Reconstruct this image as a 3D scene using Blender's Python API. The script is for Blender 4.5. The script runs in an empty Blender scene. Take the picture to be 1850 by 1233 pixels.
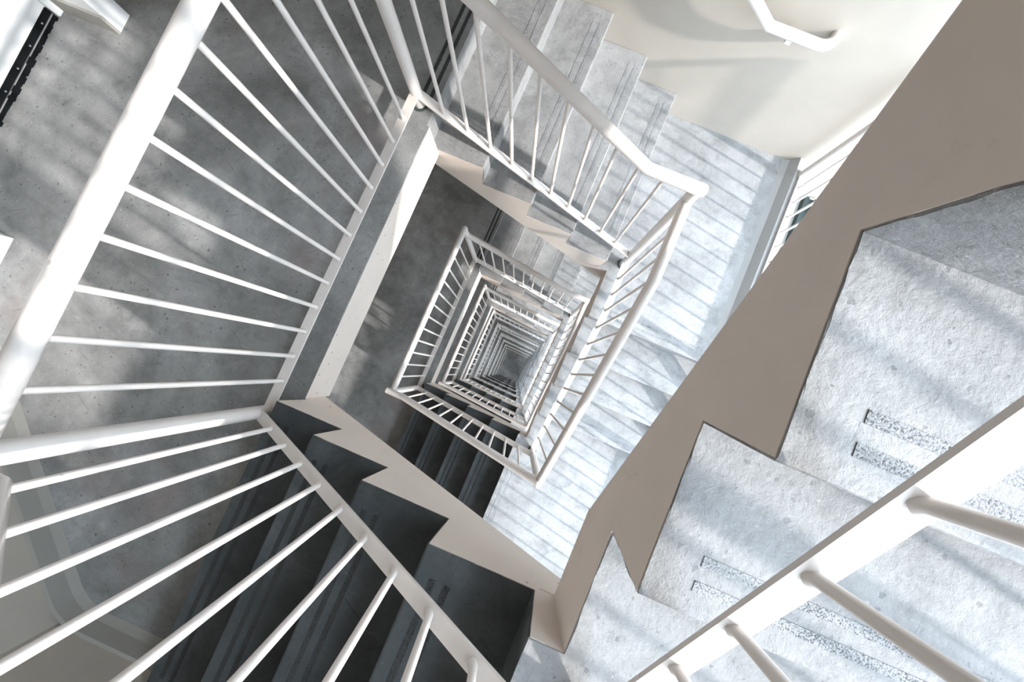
import bpy, math, random
from mathutils import Vector, Matrix
from mathutils.geometry import tessellate_polygon

random.seed(7)
sc = bpy.context.scene
col = sc.collection

# ---------------------------------------------------------------- camera
F_PX, IMG_W = 760.0, 1850.0
TX, TY, ROT, HC = -0.0742, -0.0079, 0.4032, 1.791
cam_d = bpy.data.cameras.new('camera')
cam_d.sensor_fit = 'HORIZONTAL'
cam_d.sensor_width = 36.0
cam_d.lens = F_PX / IMG_W * 36.0
cam_d.clip_start = 0.02
cam_d.clip_end = 500
cam = bpy.data.objects.new('camera', cam_d)
col.objects.link(cam)
_c, _s = math.cos(ROT), math.sin(ROT)
_R = Matrix(((_c, _s, 0), (-_s, _c, 0), (0, 0, 1)))
_Rx = Matrix(((1, 0, 0), (0, math.cos(TX), -math.sin(TX)), (0, math.sin(TX), math.cos(TX))))
_Ry = Matrix(((math.cos(TY), 0, math.sin(TY)), (0, 1, 0), (-math.sin(TY), 0, math.cos(TY))))
cam.matrix_world = Matrix.Translation((0, 0, HC)) @ (_Rx @ _Ry @ _R).transposed().to_4x4()
sc.camera = cam

# ---------------------------------------------------------------- light
SKY = 12.3
world = bpy.data.worlds.new('overcast_sky')
sc.world = world
world.use_nodes = True
_bg = world.node_tree.nodes['Background']
# overcast dome: three times brighter at the zenith than at the horizon (CIE overcast)
_nt = world.node_tree
_g = _nt.nodes.new('ShaderNodeNewGeometry')
_sx = _nt.nodes.new('ShaderNodeSeparateXYZ')
_nt.links.new(_g.outputs['Incoming'], _sx.inputs[0])
_mr = _nt.nodes.new('ShaderNodeMapRange')
_mr.inputs['From Min'].default_value = 0.0
_mr.inputs['From Max'].default_value = -1.0
_mr.inputs['To Min'].default_value = 1 / 3
_mr.inputs['To Max'].default_value = 1.0
_nt.links.new(_sx.outputs['Z'], _mr.inputs['Value'])
_ml = _nt.nodes.new('ShaderNodeMath'); _ml.operation = 'MULTIPLY'
_nt.links.new(_mr.outputs[0], _ml.inputs[0]); _ml.inputs[1].default_value = SKY
_nt.links.new(_ml.outputs[0], _bg.inputs['Strength'])
_bg.inputs['Color'].default_value = (0.72, 0.86, 1.0, 1)

SUN_EL, SUN_AZ = math.radians(28), math.radians(-10.5)
sun_d = bpy.data.lights.new('sun', 'SUN')
sun_d.energy = 5.0
sun_d.angle = math.radians(1.7)
sun_d.color = (1.0, 0.98, 0.955)
sun = bpy.data.objects.new('sun', sun_d)
col.objects.link(sun)
_to_sun = Vector((math.cos(SUN_EL) * math.cos(SUN_AZ), math.cos(SUN_EL) * math.sin(SUN_AZ), math.sin(SUN_EL)))
sun.rotation_euler = _to_sun.to_track_quat('Z', 'Y').to_euler()
sun.location = (8, -2, 4)

sc.view_settings.view_transform = 'Standard'
sc.view_settings.look = 'None'
sc.view_settings.gamma = 1.0
sc.view_settings.use_curve_mapping = False
sc.view_settings.exposure = 0.42

# ---------------------------------------------------------------- dimensions
XW, XE, YS, YN = -0.7775, 0.2943, -0.4544, 0.8522        # faces of the open well
X_EAST, Y_NORTH, Y_SOUTH, X_WEST = 1.245, 2.02, -1.595, -2.57
NX, NG = -0.7921, 0.2610        # north flight: first nosing, going
EY, EG = 0.5289, 0.2535         # east flight
SX, SG = -0.7925, 0.2532        # south flight: last nosing
OV, T = 0.0199, 0.0035           # nosing overhang, screed thickness
OFF, SP = 0.0814, 0.1097        # railing set-back, baluster spacing
PW, PE, PS, PN = XW - OFF, XE + OFF, YS - OFF, YN + OFF
TH_W, TH_L = 0.237, 0.21
# storeys: riser height and level of the west landing
LEVELS = {-1: (5.32, 0.19), 0: (2.66, 0.19), 1: (0.0, 0.19)}
for k in range(2, 10):
    LEVELS[k] = (-2.66 - 2.335 * (k - 2), 2.335 / 14)
Z_GROUND = -2.66 - 2.335 * 8
ORD = {0: 'nearest', 1: 'first', 2: 'second', 3: 'third', 4: 'fourth', 5: 'fifth', 6: 'sixth', 7: 'seventh',
       8: 'eighth', 9: 'ninth', 10: 'tenth'}

# ---------------------------------------------------------------- materials
def new_mat(name):
    m = bpy.data.materials.new(name)
    m.use_nodes = True
    nt = m.node_tree
    b = nt.nodes['Principled BSDF']
    return m, nt, b

def nd(nt, kind, **kw):
    n = nt.nodes.new(kind)
    for k, v in kw.items():
        if k in n.inputs.keys():
            n.inputs[k].default_value = v
        else:
            setattr(n, k, v)
    return n

def ramp(nt, stops, interp='LINEAR'):
    n = nt.nodes.new('ShaderNodeValToRGB')
    cr = n.color_ramp
    cr.interpolation = interp
    while len(cr.elements) < len(stops):
        cr.elements.new(0.5)
    for e, (p, c) in zip(cr.elements, stops):
        e.position = p
        e.color = (c, c, c, 1) if not isinstance(c, tuple) else (*c, 1)
    return n

def mixc(nt, a, b, fac, mode='MIX'):
    n = nt.nodes.new('ShaderNodeMix')
    n.data_type = 'RGBA'
    n.blend_type = mode
    L = nt.links
    for sock, v in ((n.inputs[0], fac), (n.inputs[6], a), (n.inputs[7], b)):
        if isinstance(v, bpy.types.NodeSocket):
            L.new(v, sock)
        elif isinstance(v, tuple):
            sock.default_value = (*v, 1)
        else:
            sock.default_value = v
    return n.outputs[2]

def pos(nt, scale=None):
    g = nt.nodes.new('ShaderNodeNewGeometry')
    if scale is None:
        return g.outputs['Position']
    m = nt.nodes.new('ShaderNodeMapping')
    m.inputs['Scale'].default_value = scale
    nt.links.new(g.outputs['Position'], m.inputs['Vector'])
    return m.outputs['Vector']

def noise(nt, vec, scale, detail=4, rough=0.55, dist=0.0):
    n = nd(nt, 'ShaderNodeTexNoise', Scale=scale, Detail=detail, Roughness=rough, Distortion=dist)
    nt.links.new(vec, n.inputs['Vector'])
    return n.outputs['Fac']

def concrete(name, lo, mid, hi, speck=0.5, stain=None, bump=0.25, rough=0.85, scratch=0.4):
    m, nt, b = new_mat(name)
    L = nt.links
    p = pos(nt)
    big = noise(nt, p, 1.7, 5, 0.6, 0.6)
    r1 = ramp(nt, [(0.30, lo), (0.5, mid), (0.70, hi)])
    L.new(big, r1.inputs[0])
    c = r1.outputs[0]
    # cloudy trowel marks
    med = noise(nt, p, 9, 6, 0.65, 0.3)
    r2 = ramp(nt, [(0.3, 0.78), (0.55, 1.0), (0.75, 1.12)])
    L.new(med, r2.inputs[0])
    c = mixc(nt, c, r2.outputs[0], 1.0, 'MULTIPLY')
    fine = noise(nt, p, 70, 5, 0.7)
    r3 = ramp(nt, [(0.25, 0.86), (0.5, 1.0), (0.8, 1.08)])
    L.new(fine, r3.inputs[0])
    c = mixc(nt, c, r3.outputs[0], 1.0, 'MULTIPLY')
    # dark worn patches
    pt = noise(nt, p, 3.3, 7, 0.7, 1.0)
    r4 = ramp(nt, [(0.56, 0.0), (0.74, 0.55)])
    L.new(pt, r4.inputs[0])
    c = mixc(nt, c, tuple(x * 0.45 for x in lo), r4.outputs[0])
    # pale scuffs stretched across
    sc_ = noise(nt, pos(nt, (2.5, 22, 8)), 3.0, 5, 0.7, 0.4)
    r5 = ramp(nt, [(0.63, 0.0), (0.75, 0.35)])
    L.new(sc_, r5.inputs[0])
    c = mixc(nt, c, tuple(min(1, x * 1.35) for x in hi), r5.outputs[0])
    # fine dark scratches in several directions
    for rot_, sc2 in ((0.5, 1.0), (1.7, 1.3), (2.6, 0.8)):
        mp0 = nt.nodes.new('ShaderNodeMapping')
        mp0.inputs['Rotation'].default_value = (0, 0, rot_)
        L.new(p, mp0.inputs['Vector'])
        mp = nt.nodes.new('ShaderNodeMapping')
        mp.inputs['Scale'].default_value = (4.0 * sc2, 70 * sc2, 20)
        L.new(mp0.outputs['Vector'], mp.inputs['Vector'])
        sn_ = noise(nt, mp.outputs['Vector'], 1.6, 2, 0.5, 0.15)
        rs_ = ramp(nt, [(0.70, 0.0), (0.74, scratch)])
        L.new(sn_, rs_.inputs[0])
        c = mixc(nt, c, tuple(x * 0.4 for x in lo), rs_.outputs[0])
    # blotchy wear with firm edges
    bl = noise(nt, p, 6.5, 8, 0.70, 0.4)
    rb = ramp(nt, [(0.38, 0.86), (0.47, 0.99), (0.58, 1.0), (0.68, 1.10)])
    L.new(bl, rb.inputs[0])
    c = mixc(nt, c, rb.outputs[0], 1.0, 'MULTIPLY')
    # small pits and crumbs, irregular in size and outline
    def crumbs(scale, warp, thr, amt, colr, cc, gate):
        wv = nt.nodes.new('ShaderNodeTexNoise')
        wv.inputs['Scale'].default_value = scale * 1.7
        wv.inputs['Detail'].default_value = 2
        L.new(p, wv.inputs['Vector'])
        sm = nd(nt, 'ShaderNodeVectorMath', operation='MULTIPLY_ADD')
        L.new(wv.outputs['Color'], sm.inputs[0]); sm.inputs[1].default_value = (warp,) * 3; L.new(p, sm.inputs[2])
        v = nd(nt, 'ShaderNodeTexVoronoi', Scale=scale, Randomness=1.0)
        L.new(sm.outputs[0], v.inputs['Vector'])
        sp = nt.nodes.new('ShaderNodeSeparateColor')
        L.new(v.outputs['Color'], sp.inputs[0])
        pw = nd(nt, 'ShaderNodeMath', operation='POWER')
        L.new(sp.outputs[0], pw.inputs[0]); pw.inputs[1].default_value = 5.0
        ml = nd(nt, 'ShaderNodeMath', operation='MULTIPLY')
        L.new(pw.outputs[0], ml.inputs[0]); L.new(gate, ml.inputs[1])
        sz = nd(nt, 'ShaderNodeMath', operation='MULTIPLY')
        L.new(ml.outputs[0], sz.inputs[0]); sz.inputs[1].default_value = thr
        lt = nd(nt, 'ShaderNodeMath', operation='LESS_THAN')
        L.new(v.outputs['Distance'], lt.inputs[0]); L.new(sz.outputs[0], lt.inputs[1])
        am = nd(nt, 'ShaderNodeMath', operation='MULTIPLY')
        L.new(lt.outputs[0], am.inputs[0]); am.inputs[1].default_value = amt
        return mixc(nt, cc, colr, am.outputs[0])
    gate = noise(nt, p, 5, 3, 0.6)
    c = crumbs(30, 0.016, 0.24, speck, (0.035, 0.04, 0.04), c, gate)
    c = crumbs(60, 0.012, 0.6, speck * 0.8, (0.05, 0.055, 0.055), c, med)
    c = crumbs(70, 0.010, 0.36, speck * 0.5, tuple(min(1, x * 1.7) for x in hi), c, gate)
    if stain:
        sn = noise(nt, pos(nt, (1, 1, 1)), 2.3, 3, 0.5, 0.2)
        rs = ramp(nt, [(0.60, 0.0), (0.70, 0.45)])
        L.new(sn, rs.inputs[0])
        c = mixc(nt, c, stain, rs.outputs[0])
    L.new(c, b.inputs['Base Color'])
    b.inputs['Roughness'].default_value = rough
    bm = nd(nt, 'ShaderNodeBump', Strength=bump, Distance=0.004)
    hmix = nd(nt, 'ShaderNodeMath', operation='ADD')
    L.new(fine, hmix.inputs[0]); L.new(med, hmix.inputs[1])
    L.new(hmix.outputs[0], bm.inputs['Height'])
    L.new(bm.outputs[0], b.inputs['Normal'])
    return m

def paint(name, colr, dirt, dirt_amt=0.3, rough=0.5, specks=0.0, bump=0.08, scale=1.0):
    m, nt, b = new_mat(name)
    L = nt.links
    p = pos(nt)
    n1 = noise(nt, p, 4 * scale, 5, 0.6, 0.3)
    r1 = ramp(nt, [(0.35, tuple(x * 0.93 for x in colr)), (0.65, colr)])
    L.new(n1, r1.inputs[0])
    c = r1.outputs[0]
    n2 = noise(nt, p, 11 * scale, 7, 0.72, 0.8)
    r2 = ramp(nt, [(0.60, 0.0), (0.78, dirt_amt)])
    L.new(n2, r2.inputs[0])
    c = mixc(nt, c, dirt, r2.outputs[0])
    if specks:
        v = nd(nt, 'ShaderNodeTexVoronoi', Scale=22.0)
        L.new(p, v.inputs['Vector'])
        sp = nt.nodes.new('ShaderNodeSeparateColor')
        L.new(v.outputs['Color'], sp.inputs[0])
        pw = nd(nt, 'ShaderNodeMath', operation='POWER')
        L.new(sp.outputs[0], pw.inputs[0]); pw.inputs[1].default_value = 5.0
        ml = nd(nt, 'ShaderNodeMath', operation='MULTIPLY')
        L.new(pw.outputs[0], ml.inputs[0]); L.new(n2, ml.inputs[1])
        ad = nd(nt, 'ShaderNodeMath', operation='MULTIPLY_ADD')
        L.new(ml.outputs[0], ad.inputs[0]); ad.inputs[1].default_value = -0.25; L.new(v.outputs['Distance'], ad.inputs[2])
        r3 = ramp(nt, [(0.0, specks), (0.02, 0.0)])
        L.new(ad.outputs[0], r3.inputs[0])
        c = mixc(nt, c, (0.10, 0.08, 0.06), r3.outputs[0])
    L.new(c, b.inputs['Base Color'])
    b.inputs['Roughness'].default_value = rough
    bm = nd(nt, 'ShaderNodeBump', Strength=bump, Distance=0.003)
    L.new(n2, bm.inputs['Height'])
    L.new(bm.outputs[0], b.inputs['Normal'])
    return m

def plain(name, colr, rough=0.5, metal=0.0):
    m, nt, b = new_mat(name)
    p = pos(nt)
    n1 = noise(nt, p, 30, 4, 0.6)
    r1 = ramp(nt, [(0.3, tuple(x * 0.85 for x in colr)), (0.7, tuple(min(1, x * 1.1) for x in colr))])
    nt.links.new(n1, r1.inputs[0])
    nt.links.new(r1.outputs[0], b.inputs['Base Color'])
    b.inputs['Roughness'].default_value = rough
    b.inputs['Metallic'].default_value = metal
    return m

# pale screed on open side; darker south screed, with shade also painted in
M_STEP = concrete('pale_concrete', (0.222, 0.22, 0.218), (0.275, 0.272, 0.269), (0.335, 0.332, 0.328), 0.45, None, 0.7, 0.85, 0.15)
M_STEP_DARK = concrete('shade_dark_concrete', (0.042, 0.047, 0.049), (0.068, 0.075, 0.078), (0.115, 0.123, 0.127), 0.5, None, 0.4)
M_FLOOR = concrete('landing_concrete', (0.165, 0.164, 0.161), (0.275, 0.273, 0.268), (0.42, 0.417, 0.41), 0.7, (0.24, 0.17, 0.165), 0.2, 0.7)
M_PAINT = paint('stringer_paint', (0.74, 0.645, 0.57), (0.30, 0.24, 0.19), 0.3, 0.6, 0.7, 0.2)
M_RAIL = paint('rail_enamel', (0.77, 0.71, 0.665), (0.50, 0.43, 0.37), 0.12, 0.32, 0.35, 0.04, 2.0)
M_WALL = paint('cream_wall_paint', (0.455, 0.405, 0.348), (0.37, 0.32, 0.26), 0.10, 0.7, 0.0, 0.05)
M_SKIRT = paint('skirting_cement', (0.33, 0.315, 0.285), (0.20, 0.19, 0.17), 0.4, 0.7, 0.0, 0.2)
M_DOOR = paint('white_door_enamel', (0.86, 0.86, 0.86), (0.6, 0.6, 0.6), 0.05, 0.4)
M_BLACK = plain('black_rubber', (0.004, 0.005, 0.006), 0.95)
M_BLACK.node_tree.nodes['Principled BSDF'].inputs['Specular IOR Level'].default_value = 0.15
M_METAL = plain('aluminium_strip', (0.5, 0.5, 0.5), 0.35, 0.8)
M_RING = plain('dark_grout', (0.06, 0.075, 0.07), 0.8)
M_DARKGREEN = plain('dark_green_frame', (0.006, 0.016, 0.016), 0.6)
M_LEDGE = paint('grey_ledge', (0.30, 0.32, 0.33), (0.2, 0.21, 0.21), 0.3, 0.8)
M_KERB = paint('kerb_cement', (0.38, 0.378, 0.372), (0.22, 0.22, 0.21), 0.35, 0.8, 0.5, 0.3)
M_BLOCK = paint('grey_blocker', (0.42, 0.42, 0.41), (0.3, 0.3, 0.29), 0.2, 0.8)
M_GROUND = concrete('ground_concrete', (0.25, 0.26, 0.26), (0.35, 0.35, 0.35), (0.5, 0.5, 0.5), 0.3)

def strip_mat(name, k_):
    m, nt, b = new_mat(name)
    p = pos(nt)
    n1 = noise(nt, p, 320, 2, 0.6)
    n2 = noise(nt, p, 9, 4, 0.6)
    ad = nd(nt, 'ShaderNodeMath', operation='MULTIPLY_ADD')
    nt.links.new(n2, ad.inputs[0]); ad.inputs[1].default_value = 0.5
    nt.links.new(n1, ad.inputs[2])
    r = ramp(nt, [(0.58, (0.07 * k_, 0.073 * k_, 0.076 * k_)), (0.70, (0.22 * k_, 0.223 * k_, 0.226 * k_)), (0.95, (0.34 * k_, 0.343 * k_, 0.346 * k_))])
    nt.links.new(ad.outputs[0], r.inputs[0])
    nt.links.new(r.outputs[0], b.inputs['Base Color'])
    b.inputs['Roughness'].default_value = 0.9
    bm = nd(nt, 'ShaderNodeBump', Strength=0.6, Distance=0.003)
    nt.links.new(n1, bm.inputs['Height'])
    nt.links.new(bm.outputs[0], b.inputs['Normal'])
    return m
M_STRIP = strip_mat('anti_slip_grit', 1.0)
M_STRIP_DARK = strip_mat('dark_anti_slip_grit', 0.16)  # same grit, darkened to match the shade-toned south treads

# ---------------------------------------------------------------- mesh helpers
def link(name, me, mat, parent=None, smooth=False):
    o = bpy.data.objects.new(name, me)
    if mat and not me.materials:
        me.materials.append(mat)
    col.objects.link(o)
    if parent:
        o.parent = parent
    if smooth:
        me.polygons.foreach_set('use_smooth', [True] * len(me.polygons))
        me.set_sharp_from_angle(angle=math.radians(40))
    return o

def mesh(name, v, f):
    me = bpy.data.meshes.new(name)
    me.from_pydata([tuple(x) for x in v], [], f)
    me.update()
    return me

def box_vf(a, b, base=0):
    x0, y0, z0 = a; x1, y1, z1 = b
    v = [(x0, y0, z0), (x1, y0, z0), (x1, y1, z0), (x0, y1, z0), (x0, y0, z1), (x1, y0, z1), (x1, y1, z1), (x0, y1, z1)]
    f = [(0, 3, 2, 1), (4, 5, 6, 7), (0, 1, 5, 4), (1, 2, 6, 5), (2, 3, 7, 6), (3, 0, 4, 7)]
    return v, [tuple(i + base for i in q) for q in f]

def bx(name, a, b, mat, parent=None, bevel=0.0):
    v, f = box_vf(a, b)
    o = link(name, mesh(name, v, f), mat, parent)
    if bevel:
        md = o.modifiers.new('bevel', 'BEVEL')
        md.width = bevel; md.segments = 2
    return o

def fix_normals(me):
    import bmesh
    bm = bmesh.new(); bm.from_mesh(me)
    bmesh.ops.recalc_face_normals(bm, faces=bm.faces)
    bm.to_mesh(me); bm.free()
    return me

def resample(poly, step):
    out = []
    n = len(poly)
    for i in range(n):
        a, b = poly[i], poly[(i + 1) % n]
        L = math.hypot(b[0] - a[0], b[1] - a[1])
        m = max(1, int(L / step))
        for j in range(m):
            t = j / m
            out.append((a[0] + (b[0] - a[0]) * t, a[1] + (b[1] - a[1]) * t))
    return out

def prism(name, poly, fn, w0, w1, jitter=0.0, step=None):
    """extrude a 2-D profile between widths w0 and w1; fn(u, w, z) -> world.
    jitter roughens the w0 end edge."""
    if step:
        poly = resample(poly, step)
    n = len(poly)
    v = []
    for (u, z) in poly:
        j = (random.random() ** 2) * jitter
        v.append(fn(u, w0 + (j if w1 > w0 else -j), z))
    for (u, z) in poly:
        v.append(fn(u, w1, z))
    f = []
    for tri in tessellate_polygon([[Vector((u, z, 0)) for u, z in poly]]):
        f.append(tuple(tri)); f.append(tuple(i + n for i in reversed(tri)))
    for i in range(n):
        k = (i + 1) % n
        f.append((i, i + n, k + n, k))
    me = mesh(name, v, f)
    return fix_normals(me)

def slab_mesh(name, poly, z0, z1, jitter=0.0, step=None, keep=None):
    """horizontal plate with a plan outline; the top edge may be chipped a little"""
    if step:
        poly = resample(poly, step)
    cx = sum(p[0] for p in poly) / len(poly); cy = sum(p[1] for p in poly) / len(poly)
    n = len(poly)
    v = [(x, y, z0) for x, y in poly]
    for x, y in poly:
        if jitter and (keep is None or keep(x, y)):
            d = Vector((cx - x, cy - y)).normalized() * (random.random() ** 2 * jitter)
            v.append((x + d.x, y + d.y, z1))
        else:
            v.append((x, y, z1))
    f = [tuple(range(n - 1, -1, -1)), tuple(range(n, 2 * n))]
    for i in range(n):
        k = (i + 1) % n
        f.append((i, k, k + n, i + n))
    return fix_normals(mesh(name, v, f))

def tube_vf(path, r, seg=16, base=0, cap=True, dome=False):
    P = [Vector(p) for p in path]
    D = [(P[i + 1] - P[i]).normalized() for i in range(len(P) - 1)]
    d0 = D[0]
    a = Vector((0, 0, 1)) if abs(d0.z) < 0.9 else Vector((1, 0, 0))
    u = d0.cross(a).normalized(); w = d0.cross(u).normalized()
    rings = []
    ring = [P[0] + (u * math.cos(2 * math.pi * i / seg) + w * math.sin(2 * math.pi * i / seg)) * r for i in range(seg)]
    rings.append(ring)
    for i in range(1, len(P)):
        d = D[i - 1]
        nrm = (D[i - 1] + D[i]).normalized() if i < len(P) - 1 else d
        new = []
        for q in rings[-1]:
            t = (P[i] - q).dot(nrm) / d.dot(nrm)
            new.append(q + d * t)
        rings.append(new)
    v, f = [], []
    def add(ring):
        v.extend(ring)
    if dome:   # rounded plug ends
        c0, dd = P[0], D[0]
        pre = []
        for kx in (0.95, 0.75, 0.45):
            pre.append([c0 + (q - c0) * math.sqrt(1 - kx * kx) - dd * r * kx * 0.55 for q in rings[0]])
        c1, d1 = P[-1], D[-1]
        post = []
        for kx in (0.45, 0.75, 0.95):
            post.append([c1 + (q - c1) * math.sqrt(1 - kx * kx) + d1 * r * kx * 0.55 for q in rings[-1]])
        rings = pre + rings + post
    for rg in rings:
        add(rg)
    for k in range(len(rings) - 1):
        for i in range(seg):
            j = (i + 1) % seg
            f.append((base + k * seg + i, base + k * seg + j, base + (k + 1) * seg + j, base + (k + 1) * seg + i))
    if cap:
        f.append(tuple(base + i for i in range(seg - 1, -1, -1)))
        o = base + (len(rings) - 1) * seg
        f.append(tuple(o + i for i in range(seg)))
    return v, f

def tube(name, path, r, mat, parent=None, seg=16, dome=False):
    v, f = tube_vf(path, r, seg, 0, True, dome)
    return link(name, fix_normals(mesh(name, v, f)), mat, parent, True)

def flat_bar(name, path, width_dir, w, t, mat, parent=None):
    """flat bar swept along a polyline lying in a vertical plane; top face at the path height"""
    P = [Vector(p) for p in path]
    wd = Vector(width_dir) * (w / 2)
    v = []
    for i, p in enumerate(P):
        if i == 0: d = (P[1] - P[0]).normalized()
        elif i == len(P) - 1: d = (P[-1] - P[-2]).normalized()
        else: d = ((P[i + 1] - P[i]).normalized() + (P[i] - P[i - 1]).normalized()).normalized()
        nrm = Vector((0, 0, 1)) - d * d.z
        nrm.normalize()
        if 0 < i < len(P) - 1:
            pass
        v += [p - wd, p + wd, p + wd - nrm * t, p - wd - nrm * t]
    f = [(0, 1, 2, 3), tuple(len(v) - 4 + i for i in (3, 2, 1, 0))]
    for k in range(len(P) - 1):
        b = 4 * k
        for i in range(4):
            j = (i + 1) % 4
            f.append((b + i, b + j, b + 4 + j, b + 4 + i))
    o = link(name, fix_normals(mesh(name, v, f)), mat, parent)
    return o

def tag(o, label, cat=None, group=None, kind=None):
    o['label'] = label
    if cat: o['category'] = cat
    if group: o['group'] = group
    if kind: o['kind'] = kind
    return o

def empty(name, loc=(0, 0, 0)):
    o = bpy.data.objects.new(name, None)
    o.empty_display_size = 0.1
    o.location = loc
    col.objects.link(o)
    return o

# ================================================================ STRUCTURE
Z_TOP, Z_BOT = 7.9, Z_GROUND
WT = 0.2
wn = bx('wall_north', (X_WEST - WT, Y_NORTH, Z_BOT), (X_EAST + 0.9, Y_NORTH + WT, Z_TOP), M_WALL)
tag(wn, 'cream painted wall beside the stair flight at the top of the picture', kind='structure')
ws = bx('wall_south', (X_WEST - WT, Y_SOUTH - WT, Z_BOT), (X_EAST, Y_SOUTH, Z_TOP), M_WALL)
tag(ws, 'cream painted wall along the dark stair flight at lower left', kind='structure')
ww = bx('wall_west', (X_WEST - WT, Y_SOUTH, Z_BOT), (X_WEST, Y_NORTH, Z_TOP), M_WALL)
tag(ww, 'wall holding the white door at upper left', kind='structure')
# east wall: one open bay per landing, solid panels between them
H_OPEN_N, H_OPEN_S = 2.02, 1.9
def east_wall():
    v, f = [], []
    def panel(y0, y1, z0, z1):
        a, b = box_vf((X_EAST + 0.002, y0, z0), (X_EAST + 0.06, y1, z1), len(v))
        v.extend(a); f.extend(b)
    ks = sorted(LEVELS)
    for (y0, y1, dz, hh) in ((EY, Y_NORTH, 5, H_OPEN_N), (Y_SOUTH - WT, EY, 9, H_OPEN_S)):
        upper = Z_TOP
        for k in ks:
            z, rr = LEVELS[k]
            zf = z - dz * rr
            panel(y0, y1, zf + hh, upper)
            upper = zf - TH_L
    return mesh('wall_east', v, f)
we = link('wall_east', east_wall(), M_WALL)
tag(we, 'outer wall with open bays above the kerbs at right', kind='structure')
roof = bx('ceiling', (X_WEST - WT, Y_SOUTH - WT, Z_TOP), (X_EAST + 0.3, Y_NORTH + WT, Z_TOP + 0.2), M_PAINT)
tag(roof, 'concrete roof slab over the stairwell', kind='structure')
gd = bx('ground', (-40, -60, Z_GROUND - 0.3), (80, 60, Z_GROUND), M_GROUND)
tag(gd, 'grey concrete floor at the very bottom of the stairwell', kind='structure')

def landing_nose_strips(parent, ax, nose, w0, w1, z, sgn):
    """two grit strips parallel to a nosing: ax 'x' means nosing is at x=nose"""
    for q in (0.045, 0.083):
        c = nose - sgn * q
        if ax == 'x':
            a, b = (c - 0.008, min(w0, w1), z - 0.003), (c + 0.008, max(w0, w1), z + 0.0012)
        else:
            a, b = (min(w0, w1), c - 0.008, z - 0.003), (max(w0, w1), c + 0.008, z + 0.0012)
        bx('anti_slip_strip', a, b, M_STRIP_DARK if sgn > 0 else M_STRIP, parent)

def landing(k, which, poly, spoly, z, th, label, strips, near):
    mat = M_FLOOR if which == 'W' else M_STEP
    fl = link('floor', slab_mesh('floor', poly, z - T, z, 0.006 if near else 0.0, 0.03 if near else None,
              keep=lambda x, y: XW - 0.05 < x < XE + 0.05 and YS - 0.05 < y < YN + 0.05), mat)
    tag(fl, label, kind='structure')
    sb = link('slab_edge', slab_mesh('slab_edge', spoly, z - th, z - T), M_PAINT, fl)
    for s_ in strips:
        landing_nose_strips(fl, *s_)
    return fl

for k, (z, rr) in LEVELS.items():
    near = k in (0, 1)
    zn, zs = z - 5 * rr, z - 9 * rr
    nm = ORD.get(k, 'upper')
    yn_in, ys_in = YN + 0.10, YS - 0.10
    if k > -2:
        wp = lambda xn, xs: [(X_WEST, Y_SOUTH), (xs, Y_SOUTH), (xs, YS), (XW, YS), (XW, YN), (xn, YN), (xn, Y_NORTH), (X_WEST, Y_NORTH)]
        landing(k, 'W', wp(NX, SX + OV), wp(NX - OV - T, SX), z, TH_W,
            ('broad grey landing at left, %s one down the stairwell' % nm) if k > 0 else ('broad landing overhead above the camera' if k == 0 else 'topmost broad landing high overhead'),
            [('x', XW - 0.004, yn_in, Y_NORTH - 0.08, z, 1)] if k < 5 else [], near)
    nep = lambda x, y: [(x, YN), (XE, YN), (XE, y), (X_EAST, y), (X_EAST, Y_NORTH), (x, Y_NORTH)]
    landing(k, 'NE', nep(NX + 4 * NG - OV, EY), nep(NX + 4 * NG + 0.001, EY + OV + T), zn, TH_L,
            ('pale corner landing at upper right, %s one down the stairwell' % nm) if k > 0 else ('corner landing above the near white flight' if k == 0 else 'topmost corner landing overhead'),
            [('y', EY, XE + 0.07, X_EAST - 0.16, zn, -1)] if k < 5 else [], near)
    sep = lambda x, y: [(x, YS), (XE, YS), (XE, y), (X_EAST, y), (X_EAST, Y_SOUTH), (x, Y_SOUTH)]
    landing(k, 'SE', sep(SX + 4 * SG, EY - 3 * EG + OV), sep(SX + 4 * SG + OV + T, EY - 3 * EG - 0.001), zs, TH_L,
            ('white corner landing at lower right, %s one down the stairwell' % nm) if k > 0 else ('white corner landing at the foot of the near flight, bottom edge of picture' if k == 0 else 'upper white corner landing overhead'),
            [('x', SX + 4 * SG, YS - 0.07, Y_SOUTH + 0.1, zs, -1)] if k < 5 else [], near)

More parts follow.
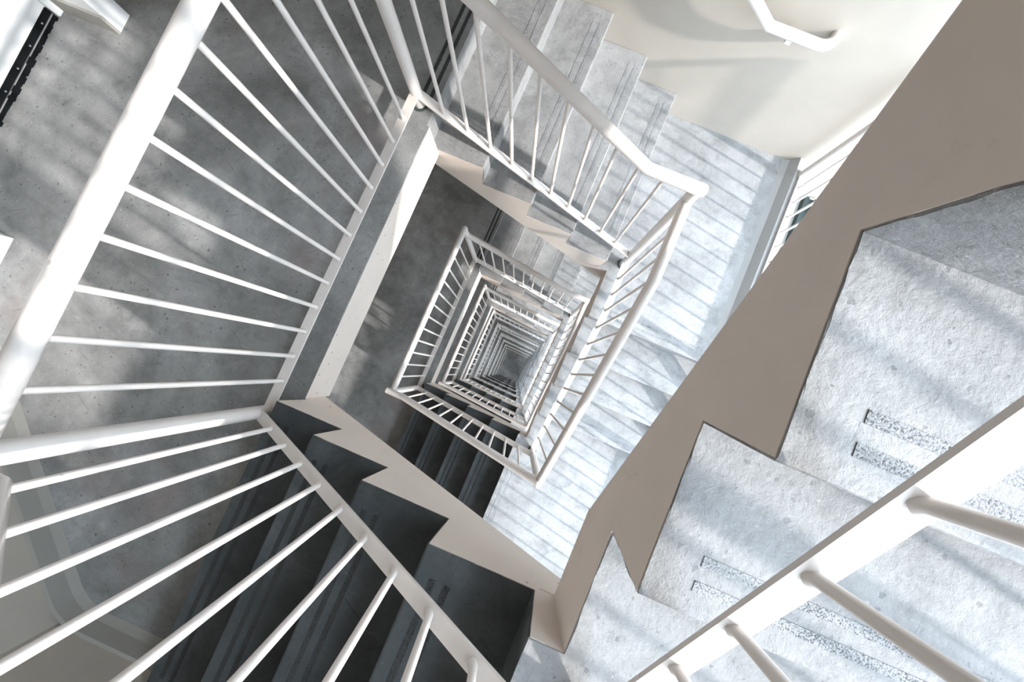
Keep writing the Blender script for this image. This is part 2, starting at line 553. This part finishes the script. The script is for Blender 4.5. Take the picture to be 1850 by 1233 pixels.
# stair flights -------------------------------------------------------------
def flight(name, label, u1, g, n, z0, rr, th_top, th_bot, fn, w0, w1, strips, near):
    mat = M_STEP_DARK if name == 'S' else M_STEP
    t = empty('stair_flight', fn(u1, w0, z0 - n * rr))
    tag(t, label, 'stairs', 'concrete stair flights around the well')
    inv = Vector(t.location)
    def put(nm, me, mat):
        o = link(nm, me, mat, t)
        o.matrix_parent_inverse = Matrix.Translation(-inv)
        return o
    u = [u1 + i * g for i in range(n)]
    z = [z0 - i * rr for i in range(n + 1)]
    jit, stp = (0.004, 0.022) if near else (0.0, None)
    # painted body: saw-tooth top, sloping soffit
    sl = rr / g
    thick = 0.39 * rr / 0.19
    soff = lambda uu: z0 - sl * (uu - u1) - thick
    ua = u1 - (thick - th_top) / sl
    ub = u1 + (n * rr + th_bot - thick) / sl
    top = [(u1 - OV - T - 0.012, z0 - th_top), (u1 - OV - T - 0.012, z0 - T - 0.0005), (u1 - T, z0 - T - 0.0005)]
    for i in range(1, n):
        top += [(u[i - 1] - OV - T, z[i] - T), (u[i] - T, z[i] - T)]
    top += [(u[-1] - OV - T, z[n] - T), (u[-1] + 0.002, z[n] - T - 0.001)]
    poly = [(ua, z0 - th_top)] + top
    if ub < u[-1]:
        poly += [(u[-1] + 0.002, z[n] - th_bot), (ub, z[n] - th_bot)]
    else:
        poly += [(u[-1] + 0.002, soff(u[-1] + 0.002))]
    put('waist_slab', prism('waist_slab', poly, fn, w0 - (0.001 if w1 > w0 else -0.001), w1), M_PAINT)
    # first riser below the upper landing
    put('riser', prism('riser', [(u1 + 0.001, z0 - 0.001), (u1 - OV, z[1]), (u1 - OV - T, z[1] - T), (u1 - T, z0 - T)], fn, w0, w1, jit, stp), mat)
    # steps
    c = 0.006
    for i in range(1, n):
        a, b = u[i - 1] - OV, u[i]
        pl = [(a, z[i]), (b - c, z[i]), (b - c * 0.3, z[i] - c * 0.3), (b, z[i] - c), (b - OV, z[i + 1]), (b - OV - T, z[i + 1] - T), (b - T, z[i] - T), (a - T, z[i] - T)]
        so = put('step', prism('step', pl, fn, w0, w1, jit, stp), mat)
        if strips:
            for q in (0.045, 0.083):
                m0 = fn(b - q - 0.008, w0 + (0.072 if w1 > w0 else -0.072), z[i] - 0.003)
                m1 = fn(b - q + 0.008, w1 - (0.07 if w1 > w0 else -0.07), z[i] + 0.0012)
                lo = tuple(min(p, q_) for p, q_ in zip(m0, m1)); hi = tuple(max(p, q_) for p, q_ in zip(m0, m1))
                v, f = box_vf(lo, hi)
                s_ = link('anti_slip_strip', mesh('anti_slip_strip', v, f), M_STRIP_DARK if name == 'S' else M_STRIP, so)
    return t

FN_N = lambda u, w, z: (u, w, z)
FN_E = lambda u, w, z: (w, -u, z)
FN_S = lambda u, w, z: (-u, w, z)
for k, (z, rr) in LEVELS.items():
    nm = ORD.get(k, 'upper')
    near = k in (0, 1)
    st = k < 5
    ln = {-1: 'uppermost north stair flight overhead', 0: 'north stair flight overhead above the camera',
          1: 'pale stair flight at top centre descending right beside the cream wall'}.get(k, 'pale stair flight at the upper side of the well, %s level down' % nm)
    le = {-1: 'uppermost east stair flight overhead', 0: 'near white stair flight with brown side filling the lower right',
          1: 'pale stair flight partly hidden behind the near brown stringer at right'}.get(k, 'pale stair flight at the right side of the well, %s level down' % nm)
    ls = {-1: 'uppermost south stair flight overhead', 0: 'large dark stair flight at bottom left with pinkish saw-tooth side',
          1: 'dark stair flight at bottom of the well just below the large saw-tooth one'}.get(k, 'dark stair flight at the lower side of the well, %s level down' % nm)
    if k > -2:
        flight('N', ln, NX, NG, 5, z, rr, TH_W, TH_L, FN_N, YN, Y_NORTH - 0.002, st, near)
    flight('E', le, -EY, EG, 4, z - 5 * rr, rr, TH_L, TH_L, FN_E, XE, X_EAST - 0.003, st, near)
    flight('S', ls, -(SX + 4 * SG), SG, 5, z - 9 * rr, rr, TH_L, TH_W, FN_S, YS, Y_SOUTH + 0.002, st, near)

# ================================================================ RAILINGS
R_RAIL, R_BAL = 0.0255, 0.0082
BAR_W, BAR_T = 0.042, 0.008
_bal_cache = {}
def baluster_mesh(h, seg):
    key = (round(h, 4), seg)
    if key not in _bal_cache:
        v, f = [], []
        prof = [(R_BAL * 1.55, 0.0), (R_BAL * 1.35, 0.004), (R_BAL, 0.009), (R_BAL, h)]
        for (r_, z_) in prof:
            for i in range(seg):
                a = 2 * math.pi * i / seg
                v.append((r_ * math.cos(a), r_ * math.sin(a), z_))
        for q in range(len(prof) - 1):
            for i in range(seg):
                j = (i + 1) % seg
                f.append((q * seg + i, q * seg + j, (q + 1) * seg + j, (q + 1) * seg + i))
        f.append(tuple(range(seg - 1, -1, -1)))
        o = (len(prof) - 1) * seg
        f.append(tuple(o + i for i in range(seg)))
        me = mesh('baluster', v, f)
        me.materials.append(M_RAIL)
        me.polygons.foreach_set('use_smooth', [True] * len(me.polygons))
        me.set_sharp_from_angle(angle=math.radians(50))
        _bal_cache[key] = me
    return _bal_cache[key]

def baluster(parent, x, y, z0, z1, seg):
    o = bpy.data.objects.new('baluster', baluster_mesh(z1 - z0, seg))
    col.objects.link(o)
    o.parent = parent
    o.matrix_parent_inverse = Matrix.Translation(-parent.location)
    o.location = (x, y, z0)
    return o

def post(parent, x, y, zb, zt, seg=20, ring=True):
    o = tube('post', [(x, y, zb - 0.03), (x, y, zt)], R_RAIL, M_RAIL, parent, seg)
    o.matrix_parent_inverse = Matrix.Translation(-parent.location)
    if not ring:
        return o
    v, f = tube_vf([(x, y, zb - 0.01), (x, y, zb + 0.004)], R_RAIL * 1.45, seg)
    rg = link('base_ring', fix_normals(mesh('base_ring', v, f)), M_RING, parent, True)
    rg.matrix_parent_inverse = Matrix.Translation(-parent.location)
    return o

def interp(path, s, ax):
    for a, b in zip(path, path[1:]):
        lo, hi = min(a[ax], b[ax]), max(a[ax], b[ax])
        if lo - 1e-6 <= s <= hi + 1e-6 and hi > lo:
            t = (s - a[ax]) / (b[ax] - a[ax])
            return a[2] + (b[2] - a[2]) * t
    return path[-1][2]

def railing(label, base, rail_path, bar_path, ax, feet, posts, seg, group):
    t = empty('railing', base)
    tag(t, label, 'railing', group)
    inv = Matrix.Translation(-t.location)
    h = tube('handrail', rail_path, R_RAIL, M_RAIL, t, max(12, seg * 2), True)
    h.matrix_parent_inverse = inv
    wd = (1, 0, 0) if ax == 1 else (0, 1, 0)
    b = flat_bar('bottom_rail', bar_path, wd, BAR_W, BAR_T, M_RAIL, t)
    b.matrix_parent_inverse = inv
    for s in feet:
        x, y = (bar_path[0][0], s) if ax == 1 else (s, bar_path[0][1])
        z0 = interp(bar_path, s, ax) - 0.002
        z1 = interp(rail_path, s, ax) - R_RAIL * 0.6
        baluster(t, x, y, z0, z1, seg)
    for (x, y, zb, zt) in posts:
        post(t, x, y, zb, zt, 20, group != 'outer guard railings')
    return t

for k, (z, rr) in LEVELS.items():
    if k < 0:
        continue
    zn, zs, zw2 = z - 5 * rr, z - 9 * rr, z - 14 * rr
    nm = ORD[k]
    seg = 12 if k < 3 else 8
    near = k < 4
    G = 'white tubular railings around the well'
    sfx = {0: None, 1: 'largest and nearest'}.get(k, '%s level down the well' % nm)
    # west: level railing on the broad landing
    if k > 0:
        lw = ('large white railing with fanned balusters across the left landing' if k == 1
              else 'white level railing on the left side of the well, %s level down' % nm)
        hz = z + 1.016
        railing(lw, (PW, PN, z), [(PW, PS + 0.01, hz), (PW, PN + 0.012, hz)],
                [(PW, PS, z + 0.087), (PW, PN, z + 0.087)], 1,
                [0.8023 - i * SP for i in range(12)], [(PW, PN, z, hz)], seg, G)
    # north: railing down the flight
    if k > 0:
        lnn = ('white sloping railing beside the top pale flight, bending level at its corner' if k == 1
               else 'white sloping railing on the upper side of the well, %s level down' % nm)
        xb = 0.164
        zr = zn + 1.149
        railing(lnn, (PE, PN, zn), [(PW, PN, z + 0.887), (xb, PN, zr), (PE + 0.022, PN, zr)],
                [(PW, PN, z + 0.085), (PE, PN, zn + 0.204)], 0,
                [-0.7452 + i * SP for i in range(10)], [(PE, PN, zn, zr)], seg, G)
    # east: short level part, then down the flight
    lee = {0: 'near flat bar and balusters crossing the lower right corner',
           1: 'white railing beside the half hidden right flight, brown on its shaded side'}.get(k, 'white sloping railing on the right side of the well, %s level down' % nm)
    kb = 0.5684
    railing(lee, (PE, PS, zs), [(PE, PN - 0.005, zn + 1.039), (PE, kb, zn + 1.030), (PE, PS - 0.02, zs + 0.985 - 0.01)],
            [(PE, PN, zn + 0.101), (PE, kb, zn + 0.101), (PE, PS, zs + 0.028)], 1,
            [0.802 - i * SP for i in range(12)], [(PE, PS, zs, zs + 0.985)], seg, G)
    # south: up the dark flight
    lss = {0: 'large white railing with fanned balusters over the dark flight at lower left',
           1: 'white and brown sloping railing framing the lower edge of the well, largest there'}.get(k, 'brown shaded sloping railing on the lower side of the well, %s level down' % nm)
    xk = -0.75
    zl = zw2 + 1.062
    railing(lss, (PW, PS, zw2), [(PE, PS, zs + 1.005), (xk, PS, zl), (PW - 0.035, PS, zl)],
            [(PE, PS, zs + 0.196), (PW, PS, zw2 + 0.1525)], 0,
            [-0.735 + i * SP for i in range(10)], [(PW, PS, zw2, zl)], seg, G)

# east guard along the open side, kerb below it ------------------------------
XG = 1.215
for k in (0, 1, 2):
    z, rr = LEVELS[k]
    zn, zs = z - 5 * rr, z - 9 * rr
    ye = EY - 3 * EG
    nm = {0: 'beside the near white flight', 1: 'behind the brown stringer at upper right', 2: 'one storey below the brown stringer'}[k]
    path = [(XG, Y_NORTH - 0.115, zn), (XG, EY + 0.02, zn), (XG, ye, zs), (XG, Y_SOUTH + 0.06, zs)]
    cove = [(1.09, -0.002), (1.13, 0.02), (1.17, 0.075), (X_EAST, 0.075), (X_EAST, -0.002)]
    upright = [(1.165, -0.002), (1.165, 0.03), (1.17, 0.075), (X_EAST, 0.075), (X_EAST, -0.002)]
    v, f = [], []
    m_ = 5
    for line, sect in (([(Y_NORTH - 0.001, zn), (EY, zn)], cove), ([(EY, zn), (ye, zs), (Y_SOUTH + 0.001, zs)], upright)):
        o_ = len(v)
        for (yy, zz) in line:
            v += [(xx, yy, zz + hh) for xx, hh in sect]
        for a_ in range(len(line) - 1):
            for b_ in range(m_):
                c_ = (b_ + 1) % m_
                f.append((o_ + a_ * m_ + b_, o_ + a_ * m_ + c_, o_ + (a_ + 1) * m_ + c_, o_ + (a_ + 1) * m_ + b_))
        f += [tuple(range(o_, o_ + m_)), tuple(range(len(v) - 1, len(v) - 1 - m_, -1))]
    kb = link('trim_%d' % (k + 1), fix_normals(mesh('kerb', v, f)), M_KERB)
    tag(kb, 'pale raised kerb at the open outer edge, ' + nm, kind='structure')
    dz = lambda d: [(x, y, zz + d) for x, y, zz in path]
    feet = [Y_NORTH - 0.115 - 0.105 * (i + 1) for i in range(32)]
    railing('white guard railing on the outer kerb ' + nm, (XG, Y_NORTH - 0.115, zn + 0.075), dz(0.98), dz(0.10), 1, feet,
            [(XG, Y_NORTH - 0.115, zn + 0.075, zn + 0.98), (XG, EY, zn + 0.075, zn + 0.98), (XG, ye, zs + 0.075, zs + 0.98), (XG, Y_SOUTH + 0.06, zs + 0.075, zs + 0.98)],
            12, 'outer guard railings')

# wall handrail --------------------------------------------------------------
t = empty('wall_handrail', (0.58, Y_NORTH, -0.06))
tag(t, 'white wall mounted handrail with curved end on the cream wall', 'handrail')
YR = 1.94
pth = [(-0.95, YR, 0.94), (0.455, YR, -0.058), (0.69, YR, -0.058)]
for i in range(1, 7):
    a = math.radians(i * 15)
    pth.append((0.69 + 0.07 * math.sin(a), YR + 0.07 * (1 - math.cos(a)), -0.058))
pth.append((0.76, Y_NORTH + 0.01, -0.058))
o = tube('handrail', pth, 0.0245, M_RAIL, t, 20)
o.matrix_parent_inverse = Matrix.Translation(-t.location)
for xq, zq in ((0.575, -0.058), (-0.55, 0.657)):
    o = bx('bracket', (xq - 0.014, YR - 0.006, zq - 0.05), (xq + 0.014, YR + 0.006, zq - 0.015), M_RAIL, t)
    o.matrix_parent_inverse = Matrix.Translation(-t.location)
    o2 = bx('bracket_arm', (xq - 0.014, YR, zq - 0.056), (xq + 0.014, Y_NORTH + 0.005, zq - 0.046), M_RAIL, t)
    o2.matrix_parent_inverse = Matrix.Translation(-t.location)

# ================================================================ LEFT LANDING DETAILS
# fin walls beside the door recess
XF = -2.255
fa = bx('wall_fin_north', (X_WEST, 0.715, 0.0), (XF, 0.805, 2.42), M_DOOR)
tag(fa, 'narrow white pier beside the black bottomed door', kind='structure')
fb = bx('wall_fin_south', (X_WEST, -0.75, 0.0), (XF, -0.325, 2.42), M_DOOR)
tag(fb, 'white pier at the left picture edge below the door', kind='structure')
sk = bx('baseboard_fin', (X_WEST, 0.703, 0.0), (XF + 0.001, 0.716, 0.09), M_SKIRT)
tag(sk, 'grey skirting on the white pier beside the door', kind='structure')
# diagonal wall in the lower left corner
A, B = Vector((-2.42, -0.49)), Vector((-1.255, Y_SOUTH))
dwl = link('wall_diagonal', slab_mesh('wall_diagonal', [(A.x, A.y), (B.x, B.y), (B.x, B.y - 0.15), (A.x - 0.3, A.y - 0.8), (A.x - 0.1, A.y)], 0.0, 2.42), M_WALL)
tag(dwl, 'cream diagonal wall at the lower left corner', kind='structure')
nrm = Vector((-(B - A).y, (B - A).x)).normalized()
if nrm.x < 0: nrm = -nrm
def skirt(name, pts, label):
    # pts: plan polyline of the wall face; profile with a coved foot
    prof = [(0.0, 0.105), (0.012, 0.100), (0.016, 0.03), (0.032, 0.0)]
    P = [Vector((p[0], p[1])) for p in pts]
    v = []
    for i, p in enumerate(P):
        ds = []
        if i > 0: ds.append((P[i] - P[i - 1]).normalized())
        if i < len(P) - 1: ds.append((P[i + 1] - P[i]).normalized())
        ns = [Vector((-d.y, d.x)) for d in ds]
        n_ = ns[0] if len(ns) == 1 else (ns[0] + ns[1]).normalized() / max(0.3, math.cos(ns[0].angle(ns[1]) / 2))
        for (d_, h_) in prof:
            v.append((p.x + n_.x * d_, p.y + n_.y * d_, h_))
    m_ = len(prof)
    f = []
    for i in range(len(P) - 1):
        for j in range(m_ - 1):
            f.append((i * m_ + j, i * m_ + j + 1, (i + 1) * m_ + j + 1, (i + 1) * m_ + j))
    o = link(name, mesh(name, v, f), M_SKIRT)
    tag(o, label, kind='structure')
    return o
D0 = (B - A).normalized()
mid = B - D0 * 0.10
corner = []
for i in range(7):
    tt = i / 6
    q = (mid * (1 - tt) ** 2 + B * 2 * tt * (1 - tt) + Vector((B.x + 0.12, B.y)) * tt ** 2)
    corner.append((q.x, q.y))
skirt('baseboard_south', [(A.x, A.y)] + corner + [(-0.80, Y_SOUTH)], 'grey brown skirting curving along the lower left wall')

# door ----------------------------------------------------------------------
t = empty('door_1', (X_WEST, 0.18, 0.0))
t['kind'] = 'structure'
t['label'] = 'white door with black brush strip along its bottom edge'
inv = Matrix.Translation(-t.location)
def dp(o):
    o.matrix_parent_inverse = inv
    return o
dp(bx('door_leaf', (X_WEST - 0.005, -0.32, 0.052), (X_WEST + 0.012, 0.672, 2.05), M_DOOR, t))
st = dp(bx('seal_strip', (X_WEST - 0.005, -0.32, 0.022), (X_WEST + 0.020, 0.668, 0.056), M_BLACK, t))
mt = bx('metal_bead', (X_WEST + 0.018, -0.32, 0.026), (X_WEST + 0.0235, 0.664, 0.031), M_METAL, st)
for i in range(8):
    y = 0.60 - i * 0.115
    v, f = tube_vf([(X_WEST + 0.018, y, 0.043), (X_WEST + 0.023, y, 0.043)], 0.004, 10)
    link('screw', fix_normals(mesh('screw', v, f)), M_METAL, st, True)
# brush: ragged row of bristle tufts
v, f = [], []
y = -0.32
while y < 0.664:
    w_ = random.uniform(0.012, 0.03)
    xx = random.uniform(0.012, 0.026)
    a_, b_ = box_vf((X_WEST - 0.004, y, 0.001), (X_WEST + xx, min(0.668, y + w_ * 1.1), 0.03), len(v))
    v += a_; f += b_
    y += w_
br = dp(link('brush', mesh('brush', v, f), M_BLACK, t))
br['kind'] = 'stuff'
dp(bx('door_frame', (X_WEST - 0.01, 0.672, 0.0), (X_WEST + 0.03, 0.716, 2.1), M_DOOR, t, 0.008))

# ================================================================ OUTSIDE, beyond the kerb
lg = bx('trim_9', (X_EAST + 0.06, 0.4, -1.32), (X_EAST + 0.9, Y_NORTH, -1.22), M_LEDGE)
tag(lg, 'pale ledge outside seen through the guard railing', kind='structure')
t = empty('outside_window', (X_EAST + 0.2, 1.5, -1.22))
tag(t, 'dark green window frame outside below the guard railing', 'window')
inv = Matrix.Translation(-t.location)
for nm_, a_, b_ in (('frame_rail', (X_EAST + 0.185, 0.9, -1.22), (X_EAST + 0.215, 1.99, -1.17)),
                    ('frame_rail', (X_EAST + 0.255, 0.9, -1.22), (X_EAST + 0.285, 1.99, -1.17)),
                    ('pane', (X_EAST + 0.215, 0.9, -1.22), (X_EAST + 0.255, 1.99, -1.19))):
    o = bx(nm_, a_, b_, M_DARKGREEN, t)
    o.matrix_parent_inverse = inv

# unseen block added to the east to cut low-angle sky light -------------------
t = empty('sky_blocker', (22, 0, Z_GROUND))
tag(t, 'plain grey block added out of view to cut low sky light', 'light blocker')
inv = Matrix.Translation(-t.location)
o = bx('blocker_body', (22, -34, Z_GROUND), (30, 34, 4.8), M_BLOCK, t); o.matrix_parent_inverse = inv
o = bx('blocker_cap', (21.8, -34.2, 4.8), (30.2, 34.2, 5.2), M_PAINT, t); o.matrix_parent_inverse = inv
for fl_ in range(9):
    zz = Z_GROUND + 1.0 + fl_ * 2.8
    o = bx('blocker_band', (21.93, -33, zz), (22.05, 33, zz + 1.2), M_DARKGREEN, t); o.matrix_parent_inverse = inv
